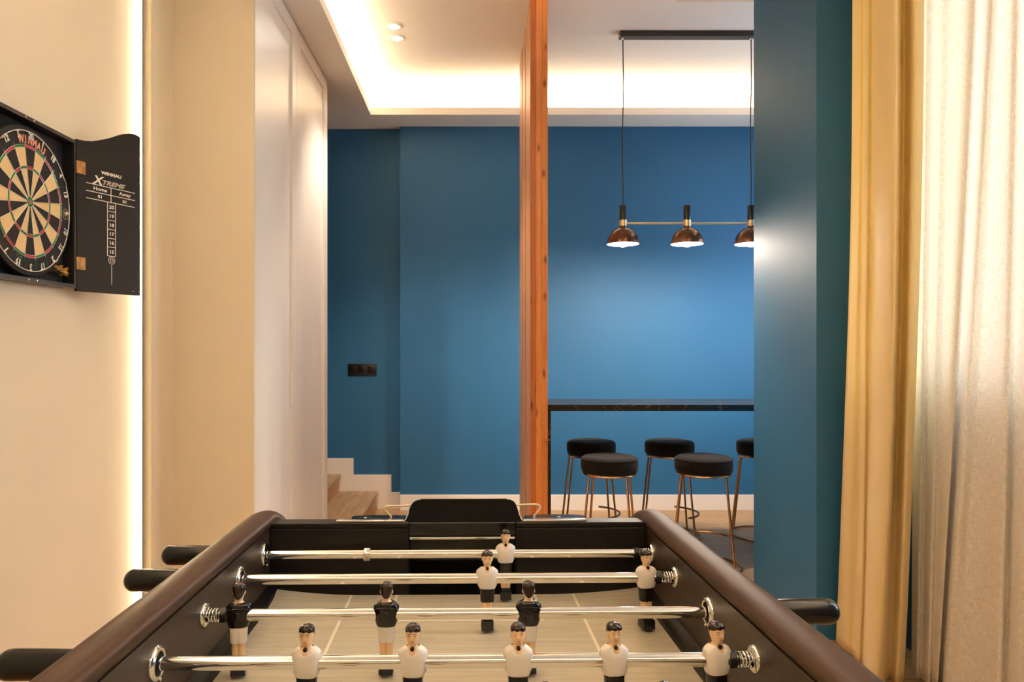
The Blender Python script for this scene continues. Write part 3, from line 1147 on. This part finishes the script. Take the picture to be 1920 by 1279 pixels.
for sgn in (-1, 1):
    me = holed_panel(-0.812, 0.370, 0.66, 0.966, [(y, RODZ) for y in all_rods], 0.0125, sgn * IW, sgn * 0.377)
    me.materials.append(M['table_wood'])
    place('side_panel', me, t)
    # rounded walnut cap whose far end curls inwards and down
    prof = [(-0.0215, 0.9665), (-0.0245, 0.9700), (-0.0262, 0.9745), (-0.0258, 0.9800), (-0.0225, 0.9850), (-0.0160, 0.9888), (-0.0060, 0.9910), (0.0050, 0.9913), (0.0140, 0.9888),
            (0.0205, 0.9835), (0.0245, 0.9760), (0.0260, 0.9660), (0.0250, 0.9540), (0.0200, 0.9490), (0.0110, 0.9490), (0.0110, 0.9662)]
    path = [(0.367, -0.815, 0), (0.367, -0.80, 0), (0.367, 0.33, 0), (0.3668, 0.345, 0), (0.3655, 0.357, 0.0), (0.3625, 0.3685, 0.0), (0.358, 0.378, -0.001), (0.352, 0.3855, -0.003),
            (0.3450, 0.3905, -0.0065), (0.3380, 0.3930, -0.0115), (0.3315, 0.3940, -0.0180), (0.3265, 0.3942, -0.0250)]
    rs = []
    for k, (px_, py_, dz) in enumerate(path):
        a, b = path[max(0, k - 1)], path[min(len(path) - 1, k + 1)]
        tx_, ty_ = b[0] - a[0], b[1] - a[1]
        L = math.hypot(tx_, ty_)
        nx_, ny_ = ty_ / L, -tx_ / L
        q = max(0, k - 3) / 8.0
        wid = 1 - 0.45 * q
        rs.append([(sgn * (px_ + nx_ * u * wid), py_ + ny_ * u * wid, v + dz) for (u, v) in prof])
    mb = MB()
    mb.rings(rs)
    mb.build('rail_cap', M['rail_wood'], t, smooth=50)
    # quarter-round moulding where pitch meets side
    mb = MB()
    q = [(0.343, FZ - 0.004), (0.326, FZ - 0.004), (0.326, FZ + 0.006), (0.329, FZ + 0.012), (0.335, FZ + 0.017), (0.343, FZ + 0.020)]
    mb.rings([[(sgn * u, Y0, v) for (u, v) in q], [(sgn * u, Y1, v) for (u, v) in q]])
    mb.build('side_moulding', M['end_wood'], t, smooth=50)
# bearings
for i, y in enumerate(all_rods):
    left_handle = i in (0, 1, 3, 5)
    for sgn in (-1, 1):
        big = (sgn < 0) == left_handle
        ro, ri = (0.0205, 0.0135) if big else (0.0165, 0.0085)
        mb = MB()
        xs = lambda d: sgn * (IW - d)
        mb.lathe([(ri, xs(0.0)), (ri, xs(0.0045)), (ri + 0.0015, xs(0.0055)), (ro - 0.002, xs(0.0045)), (ro, xs(0.002)), (ro, xs(0.0))], (0, y, RODZ), 'x', 36, cap0=False, cap1=False)
        be = mb.build('bearing', M['chrome'], t, smooth=50)
        if big:
            mb = MB()
            mb.lathe([(0.0088, xs(-0.012)), (0.0088, xs(0.001)), (0.0134, xs(0.001)), (0.0134, xs(-0.012))], (0, y, RODZ), 'x', 32, cap0=False, cap1=False)
            mb.build('sleeve', M['dark_hole'], be)
            mb = MB()
            mb.ball((xs(0.005), y, RODZ - 0.0175), 0.0022, 10)
            mb.build('screw', M['nickel'], be)

# pitch with lines
mb = MB()
nx, ny = 48, 80
vs, fs = [], []


def field_z(x, y):
    sm = lambda a: max(0.0, min(1.0, a)) ** 2
    return FZ + 0.012 * sm((abs(x) - 0.16) / 0.17) * sm((y - 0.20) / 0.13) + 0.012 * sm((abs(x) - 0.16) / 0.17) * sm((-0.64 - y) / 0.13)


for i in range(ny + 1):
    y = Y0 + (Y1 - Y0) * i / ny
    for j in range(nx + 1):
        x = -0.328 + 0.656 * j / nx
        vs.append((x, y, field_z(x, y)))
for i in range(ny):
    for j in range(nx):
        a = i * (nx + 1) + j
        fs.append((a, a + 1, a + nx + 2, a + nx + 1))
mb.add(vs, fs, 0)


def line(x0, y0, x1, y1, wd=0.0048):
    n = 16
    dx, dy = x1 - x0, y1 - y0
    L = math.hypot(dx, dy)
    ox, oy = -dy / L * wd / 2, dx / L * wd / 2
    vs, fs = [], []
    for k in range(n + 1):
        u = k / n
        x, y = x0 + dx * u, y0 + dy * u
        for s in (-1, 1):
            vs.append((x + ox * s, y + oy * s, field_z(x + ox * s, y + oy * s) + 0.0004))
    for k in range(n):
        fs.append((2 * k, 2 * k + 1, 2 * k + 3, 2 * k + 2))
    mb.add(vs, fs, 1)


yp, yg = 0.062, 0.198
line(-0.194, Y1 - 0.002, -0.194, yp - 0.0024)
line(0.2075, Y1 - 0.002, 0.2075, yp - 0.0024)
line(-0.194, yp, 0.2075, yp)
line(-0.112, Y1 - 0.002, -0.112, yg - 0.0024)
line(0.138, Y1 - 0.002, 0.138, yg - 0.0024)
line(-0.112, yg, 0.138, yg)
line(-0.326, -0.242, 0.326, -0.242)
mb.build('playfield', [M['field'], M['line']], t, smooth=40)
mb = MB()
mb.box(-IW, IW, Y0 - 0.03, Y1 + 0.03, 0.66, FZ - 0.02)
mb.build('cabinet_base', M['table_wood'], t, smooth=0)

# far end: panels each side of the goal, lintel, goal box, top board
GX0, GX1 = -0.091, 0.104
for (x0, x1) in ((-IW, GX0), (GX1, IW)):
    mb = MB()
    mb.box(x0, x1, Y1, 0.366, 0.66, 0.967)
    mb.box(x0, x1, Y1 + 0.0015, 0.368, 0.967, 0.9765)
    mb.build('end_panel', M['end_wood'], t, smooth=0, bevel=0.0015)
mb = MB()
mb.box(GX0, GX1, Y1 + 0.004, 0.368, 0.952, 0.9765)
mb.build('goal_lintel', M['black_gloss'], t, smooth=0, bevel=0.001)
mb = MB()
mb.tube([(GX0 + 0.002, Y1 + 0.004, 0.9485), (GX1 - 0.002, Y1 + 0.004, 0.9485)], 0.0026, 10)
mb.build('goal_bar', M['chrome'], t)
mb = MB()
mb.box(GX0, GX1, Y1 + 0.11, Y1 + 0.114, 0.80, 0.95)
mb.box(GX0 - 0.004, GX0, Y1 + 0.002, Y1 + 0.114, 0.80, 0.95)
mb.box(GX1, GX1 + 0.004, Y1 + 0.002, Y1 + 0.114, 0.80, 0.95)
mb.box(GX0, GX1, Y1 + 0.0, Y1 + 0.114, 0.80, 0.804)
mb.box(GX0, GX1, Y1 + 0.04, Y1 + 0.114, 0.950, 0.954)
gb = mb.build('goal_box', M['dark_hole'], t, smooth=0)
mb = MB()
mb.rings([[(GX0 + .002, Y1 + 0.012, 0.944), (GX1 - .002, Y1 + 0.012, 0.944), (GX1 - .002, Y1 + 0.034, 0.900), (GX0 + .002, Y1 + 0.034, 0.900)],
          [(GX0 + .002, Y1 + 0.014, 0.9445), (GX1 - .002, Y1 + 0.014, 0.9445), (GX1 - .002, Y1 + 0.036, 0.9005), (GX0 + .002, Y1 + 0.036, 0.9005)]])
mb.build('ball_baffle', M['net'], t, smooth=0)
# near end
mb = MB()
mb.box(-IW, IW, Y0 - 0.037, Y0, 0.66, 0.9765)
mb.build('end_panel', M['end_wood'], t, smooth=0, bevel=0.0015)
for (lx, ly) in ((-0.33, 0.29), (0.33, 0.29), (-0.33, -0.73), (0.33, -0.73)):
    zf = 0.0175 * ly - 0.00525
    mb = MB()
    mb.rings([[(lx - .045, ly - .045, 0.66), (lx + .045, ly - .045, 0.66), (lx + .045, ly + .045, 0.66), (lx - .045, ly + .045, 0.66)],
              [(lx * 1.1 - .03, ly - .03, zf), (lx * 1.1 + .03, ly - .03, zf), (lx * 1.1 + .03, ly + .03, zf), (lx * 1.1 - .03, ly + .03, zf)]])
    mb.build('leg', M['table_wood'], t, smooth=0, bevel=0.002)

# black flap with chrome wings on top of the far end
FY = 0.345
fx = lambda px: (px - 888) * 1.345 / 1370 + 0.027
fz = lambda py: 1.3 - (py - 647) * 1.345 / 1370
outline = [(755, 978.5), (761, 974), (764.5, 966), (767, 956), (770, 949), (775, 943), (783, 939), (793, 937.8), (945, 937.8), (957, 939), (965, 943), (969.5, 949), (972, 957), (974.5, 966), (978, 974), (984, 978.5)]
mb = MB()
rs = []
for (yo, lean) in ((0.0, 1), (0.0022, 1)):
    rs.append([(fx(a), FY + yo + 0.30 * (fz(b) - 0.9765), fz(b)) for (a, b) in outline])
mb.rings(rs)
flap = mb.build('end_flap', M['flap'], t, smooth=40)
for (idx, px_end) in ((range(0, 7), 632), (range(15, 8, -1), 1100)):
    pts = [(fx(outline[i][0]), FY + 0.0011 + 0.30 * (fz(outline[i][1]) - 0.9765), fz(outline[i][1]) + 0.0004) for i in idx]
    mb = MB()
    mb.tube(pts[::-1] + [(fx(px_end), FY - 0.004, 0.9790)], [0.0008] * 2 + [0.0013] * (len(pts) - 2) + [0.0019], 8)
    mb.build('flap_edge', M['chrome'], flap)
mb = MB()
for k in range(46):
    x = fx(790) + (fx(950) - fx(790)) * k / 45
    mb.box(x - 0.0009, x + 0.0009, FY + 0.30 * 0.0372, FY + 0.30 * 0.0372 + 0.0022, fz(938.2), fz(936.8))
mb.build('serration', M['black_gloss'], flap, smooth=0)
for (a, b) in ((632, 757), (982, 1100)):
    mb = MB()
    mb.box(fx(a), fx(b), FY - 0.0075, FY + 0.012, 0.9765, 0.9795)
    mb.build('wing_strip', M['nickel'], t, bevel=0.001)
for (a, b) in ((655, 772), (985, 1105)):
    mb = MB()
    c, hw, hd = (fx(a) + fx(b)) / 2, (fx(b) - fx(a)) / 2, 0.016
    rs = []
    for z in (0.9766, 0.9785):
        ring = []
        for k in range(32):
            an = 2 * PI * k / 32
            sx_ = math.copysign(abs(math.cos(an)) ** 0.7, math.cos(an))
            ring.append((c + hw * sx_, FY + 0.030 + hd * math.sin(an), z))
        rs.append(ring)
    mb.rings(rs)
    pl = mb.build('glass_plate', M['black_gloss'], t, smooth=40)
    mb = MB()
    mb.ball((fx(683) if a < 800 else fx(1052), FY + 0.022, 0.9790), 0.0024, 10, sc=(1.6, 1, 0.5))
    mb.build('screw', M['chrome'], pl)
for pts in ([(768, 950), (745, 951), (729, 951.5), (722.5, 953), (720.5, 957), (723.5, 962), (730.5, 969), (732, 972), (730, 977)],
            [(972, 950), (995, 949.5), (1008, 949.5), (1013.5, 951.5), (1015, 956), (1012, 961), (1005, 969), (1003.5, 972), (1005, 977)]):
    P2 = catmull([(fx(a), fz(b)) for (a, b) in pts], 4)
    mb = MB()
    mb.tube([(x, FY + 0.016, z) for (x, z) in P2], 0.0021, 8)
    mb.build('wire_handle', M['cream_wire'], t)


# ------------------------------------------------------------------ players
def loft(secs, n=28, pw=2.4, zmod=None, rmod=None):
    rs = []
    for (z, hw, hd, yo) in secs:
        ring = []
        for k in range(n):
            a = 2 * PI * k / n
            ca, sa = math.cos(a), math.sin(a)
            e = 2 / pw
            x = hw * math.copysign(abs(ca) ** e, ca)
            y = yo + hd * math.copysign(abs(sa) ** e, sa)
            dz = zmod(z, ca, sa) if zmod else 0
            if rmod:
                x, y = rmod(z, ca, sa, x, y)
            ring.append((x, y, z + dz))
        rs.append(ring)
    return rs


def leg_groove(z, ca, sa, x, y):
    if z < -0.016:
        g = math.exp(-(x / 0.0016) ** 2)
        y = y * (1 - 0.42 * g)
    return x, y


body_secs = [(-0.0605, 0.0080, 0.0058, 0), (-0.056, 0.0085, 0.0064, 0), (-0.050, 0.0090, 0.0074, 0.0004), (-0.044, 0.0092, 0.0072, 0), (-0.036, 0.0094, 0.0072, 0), (-0.024, 0.0100, 0.0078, 0),
             (-0.012, 0.0118, 0.0088, 0), (0.0, 0.0140, 0.0098, 0), (0.008, 0.0150, 0.0096, 0), (0.0125, 0.0142, 0.0086, 0), (0.0155, 0.0110, 0.0072, 0), (0.0172, 0.0070, 0.0060, 0),
             (0.0190, 0.0053, 0.0054, -0.0002), (0.0212, 0.0052, 0.0058, -0.0008), (0.0228, 0.0058, 0.0070, -0.0012), (0.0255, 0.0068, 0.0078, -0.0010), (0.029, 0.0076, 0.0084, -0.0006),
             (0.033, 0.0081, 0.0088, -0.0002), (0.037, 0.0079, 0.0087, 0), (0.0400, 0.0067, 0.0074, 0), (0.0418, 0.0044, 0.005, 0), (0.0425, 0.0015, 0.002, 0)]


def body_mesh(name):
    mb = MB()
    mb.rings(loft(body_secs, 32, 2.2, None, leg_groove), m=0)
    # nose, brows, eyes, mouth on the -y side
    mb.rings([[(-0.0008, -0.0086, 0.0330), (0.0008, -0.0086, 0.0330), (0.0007, -0.0082, 0.0335), (-0.0007, -0.0082, 0.0335)],
              [(-0.0013, -0.0100, 0.0285), (0.0013, -0.0100, 0.0285), (0.0014, -0.0086, 0.0282), (-0.0014, -0.0086, 0.0282)],
              [(-0.0012, -0.0088, 0.0276), (0.0012, -0.0088, 0.0276), (0.0011, -0.0080, 0.0276), (-0.0011, -0.0080, 0.0276)]], m=0)
    for s in (-1, 1):
        mb.ball((s * 0.0032, -0.0081, 0.0318), 0.0011, 10, 1, (1.25, 0.5, 0.55))
        mb.tube([(s * 0.0018, -0.0087, 0.0338), (s * 0.0034, -0.0082, 0.0343), (s * 0.0048, -0.0072, 0.0337)], 0.00042, 6, 1)
        mb.ball((s * 0.0081, -0.0005, 0.0300), 0.0020, 10, 0, (0.45, 0.8, 1.3))
    mb.tube([(-0.0016, -0.0085, 0.0252), (0, -0.0091, 0.0254), (0.0016, -0.0085, 0.0252)], 0.00055, 6, 2)
    return mb.mesh(name, [M['skin'], M['feature'], M['lip']], 60)


shirt_secs = [(-0.0150, 0.0119, 0.0092, 0), (-0.0144, 0.0128, 0.0100, 0), (-0.0120, 0.0138, 0.0106, 0), (-0.007, 0.0151, 0.0111, 0), (0.0, 0.0161, 0.0113, 0), (0.006, 0.0167, 0.0110, 0),
              (0.0105, 0.0165, 0.0103, 0), (0.0137, 0.0150, 0.0094, 0), (0.0158, 0.0126, 0.0086, 0), (0.0172, 0.0098, 0.0077, 0), (0.0180, 0.0078, 0.0069, 0)]


def shirt_mesh(name, mat, vee):
    def zm(z, ca, sa):
        if z < 0.0130 or not vee:
            return 0
        f = max(0.0, -sa)
        return -0.0105 * max(0.0, 1 - abs(ca) / 0.62) * f * (z - 0.0120) / 0.006

    def rm(z, ca, sa, x, y):
        if z > 0.0130 and vee and sa < 0:
            k = max(0.0, 1 - abs(ca) / 0.62) * (z - 0.0120) / 0.006
            y = y * (1 - k) + (-0.01075) * k
        return x, y
    mb = MB()
    mb.rings(loft(shirt_secs, 48, 2.7, zm, rm), cap0=True, cap1=False)
    # upper arms held against the body
    for s in (-1, 1):
        mb.tube([(s * 0.0142, 0.0005, 0.0125), (s * 0.0152, 0.001, 0.004), (s * 0.0143, 0.0005, -0.005), (s * 0.0118, -0.002, -0.0118)], [0.0026, 0.0032, 0.0030, 0.0020], 10)
    if not vee:
        mb.lathe([(0.0046, 0.006), (0.0046, 0.0128), (0.0040, 0.0135), (0.0, 0.0135)], (0, 0, 0.003), 'y', 20)
        mb.tube([(-0.0125, 0.0085, 0.0095), (0.0, 0.0112, 0.0112), (0.0125, 0.0085, 0.0095)], 0.0012, 8)
    return mb.mesh(name, mat, 60)


shorts_secs = [(-0.0358, 0.0092, 0.0074, 0), (-0.0355, 0.0108, 0.0089, 0), (-0.030, 0.0112, 0.0093, 0), (-0.022, 0.0115, 0.0096, 0), (-0.0165, 0.0118, 0.0096, 0), (-0.0138, 0.0121, 0.0096, 0), (-0.0132, 0.0110, 0.0088, 0)]


def shorts_mesh(name, mat):
    def rm(z, ca, sa, x, y):
        g = math.exp(-(x / 0.0013) ** 2) * max(0, min(1, (-0.0165 - z) / 0.008))
        return x, y * (1 - 0.16 * g)
    mb = MB()
    mb.rings(loft(shorts_secs, 48, 2.6, None, rm))
    return mb.mesh(name, mat, 60)


def hair_mesh(name, low_back):
    secs = [(0.0368, 0.0086, 0.0092, 0), (0.0375, 0.0089, 0.0096, 0), (0.0395, 0.0084, 0.0092, 0), (0.0415, 0.0068, 0.0076, 0), (0.0430, 0.0042, 0.005, 0), (0.0436, 0.0010, 0.0014, 0)]
    if low_back:
        secs = [(0.0366, 0.0082, 0.0092, 0.0002), (0.0368, 0.0086, 0.0096, 0.0002), (0.0376, 0.0087, 0.0098, 0.0002), (0.0385, 0.0085, 0.0096, 0.0002), (0.0400, 0.0080, 0.009, 0),
                (0.0418, 0.0066, 0.0075, 0), (0.0431, 0.0042, 0.005, 0), (0.0437, 0.0010, 0.0014, 0)]

    def zm(z, ca, sa):
        if z > 0.0395:
            return 0
        k = (0.0395 - z) / 0.0029
        d = (-0.0135 if low_back else -0.0085) * max(0.0, sa) ** 0.8 * k
        return d - 0.0022 * abs(ca) ** 3 * k + 0.0008 * max(0, -sa) * math.sin(ca * 9) * k

    def rm(z, ca, sa, x, y):
        if sa > 0 and z < 0.0395 and low_back:
            k = (0.0395 - z) / 0.0029 * sa
            x *= 1 - 0.22 * k
            y *= 1 - 0.06 * k
        return x, y
    mb = MB()
    mb.rings(loft(secs, 40, 2.15, zm, rm), cap0=False)
    return mb.mesh(name, M['hair'], 60)


def foot_mesh(name):
    mb = MB()
    mb.box(-0.0096, 0.0096, -0.0118, 0.0100, -0.0785, -0.0645)
    mb.box(-0.0082, 0.0082, -0.0085, 0.0080, -0.0650, -0.0590)
    return mb.mesh(name, M['black_plastic'], 30, 0.0008)


def screw_mesh(name):
    mb = MB()
    mb.lathe([(0.0, -0.0085), (0.0021, -0.0084), (0.0025, -0.0078), (0.0025, -0.004)], (0, 0, 0.0168), 'y', 16)
    return mb.mesh(name, M['hair'], 50)


ME = dict(body=body_mesh('player'), shirt_w=shirt_mesh('shirt', M['shirt_white'], True), shirt_b=shirt_mesh('shirt', M['paint_black'], False),
          shorts_b=shorts_mesh('shorts', M['paint_black']), shorts_w=shorts_mesh('shorts', M['shirt_white']),
          hair_w=hair_mesh('hair', False), hair_b=hair_mesh('hair', True), foot=foot_mesh('foot_block'), screw=screw_mesh('neck_screw'))


def player(rod, x, team, tilt=0.0, turn=0.0):
    p = place('player', ME['body'], rod, (x, 0, 0), (PI if team == 'b' else 0) + turn)
    p.rotation_euler.x = tilt
    p['label'] = 'player figure in white shirt and black shorts' if team == 'w' else 'player figure in black shirt and white shorts'
    place('hair', ME['hair_' + team], p)
    place('shirt', ME['shirt_' + team], p)
    place('shorts', ME['shorts_' + ('b' if team == 'w' else 'w')], p)
    place('foot_block', ME['foot'], p)
    if team == 'w':
        place('neck_screw', ME['screw'], p)


def rod(y, team, xs, label, collar=None, turn=None, tilt=0.0):
    R = Matrix.Rotation(TR, 3, 'Z') @ Matrix.Rotation(TILT, 3, 'X')
    c = Vector((TX, TY, 0.00525)) + R @ Vector((0, y, RODZ))
    r = thing('foosball_rod', label, 'table football rod', c, TR, 'chrome rods across the foosball table')
    r.rotation_euler.x = TILT
    h = -1 if team == 'w' else 1          # side of the handle
    mb = MB()
    mb.lathe([(0.0, h * 0.432), (0.0078, h * 0.432), (0.0078, -h * 0.311), (0.0052, -h * 0.312), (0.0052, -h * 0.385), (0.0, -h * 0.386)], axis='x', n=28)
    mb.build('tube', M['chrome'], r)
    mb = MB()
    prof = [(0.0, 0.415), (0.0125, 0.415), (0.0155, 0.419), (0.0163, 0.430), (0.0172, 0.47), (0.0175, 0.500)]
    for k in range(1, 9):
        a = PI / 2 * k / 8
        prof.append((0.0175 * math.cos(a), 0.505 + 0.0165 * math.sin(a)))
    mb.lathe([(q, h * x) for (q, x) in prof], axis='x', n=28)
    mb.build('handle', M['black_gloss'], r, smooth=60)
    mb = MB()
    mb.lathe([(0.0, -h * 0.3845), (0.0085, -h * 0.3845), (0.0085, -h * 0.392), (0.006, -h * 0.395), (0.0, -h * 0.395)], axis='x', n=20)
    mb.build('end_cap', M['black_plastic'], r)
    mb = MB()
    mb.lathe([(0.0053, -h * 0.312), (0.0098, -h * 0.312), (0.0098, -h * 0.3195), (0.0053, -h * 0.3195)], axis='x', n=24, cap0=False, cap1=False)
    mb.build('bumper', M['black_plastic'], r)
    mb = MB()
    pts = []
    turns, x0, x1 = 4.5, 0.3205, 0.3375
    for k in range(110):
        u = k / 109
        a = 2 * PI * turns * u
        pts.append((-h * (x0 + (x1 - x0) * u), 0.0082 * math.cos(a), 0.0082 * math.sin(a)))
    mb.tube(pts, 0.0010, 6)
    mb.build('spring', M['chrome'], r)
    if collar is not None:
        mb = MB()
        mb.lathe([(0.0079, collar - 0.0055), (0.0115, collar - 0.0055), (0.0120, collar - 0.004), (0.0120, collar + 0.004), (0.0115, collar + 0.0055), (0.0079, collar + 0.0055)], axis='x', n=28, cap0=False, cap1=False)
        cl = mb.build('stop_collar', M['nickel'], r)
        mb = MB()
        mb.lathe([(0.0, -0.0127), (0.0022, -0.0125), (0.0026, -0.0118)], (collar, 0, -0.003), 'y', 12)
        mb.build('screw', M['brass'], cl)
    for i, x in enumerate(xs):
        player(r, x, team, tilt, (turn[i] if turn else 0.0))
    return r


rod(rods_y[0], 'w', [0.083], 'chrome foosball rod nearest the goal with one white-shirted player and a metal collar', -0.1615)
rod(rods_y[1], 'w', [0.0454, 0.2965], 'chrome foosball rod with two white-shirted players, second from the goal', turn=[0, 0.25])
rod(rods_y[2], 'b', [-0.296, -0.097, 0.096], 'chrome foosball rod with three black-shirted players and its handle on the right', turn=[0.15, 0, 0])
rod(rods_y[3], 'w', [-0.1717, -0.0509, 0.0694, 0.1798, 0.2982], 'nearest fully seen chrome foosball rod, with five white-shirted players', turn=[-0.08, -0.05, 0, 0.12, 0.3])
rod(rods_y[4], 'b', [-0.256, -0.143, -0.030, 0.083, 0.196], 'foosball rod at the bottom edge showing only tips of dark-haired heads')
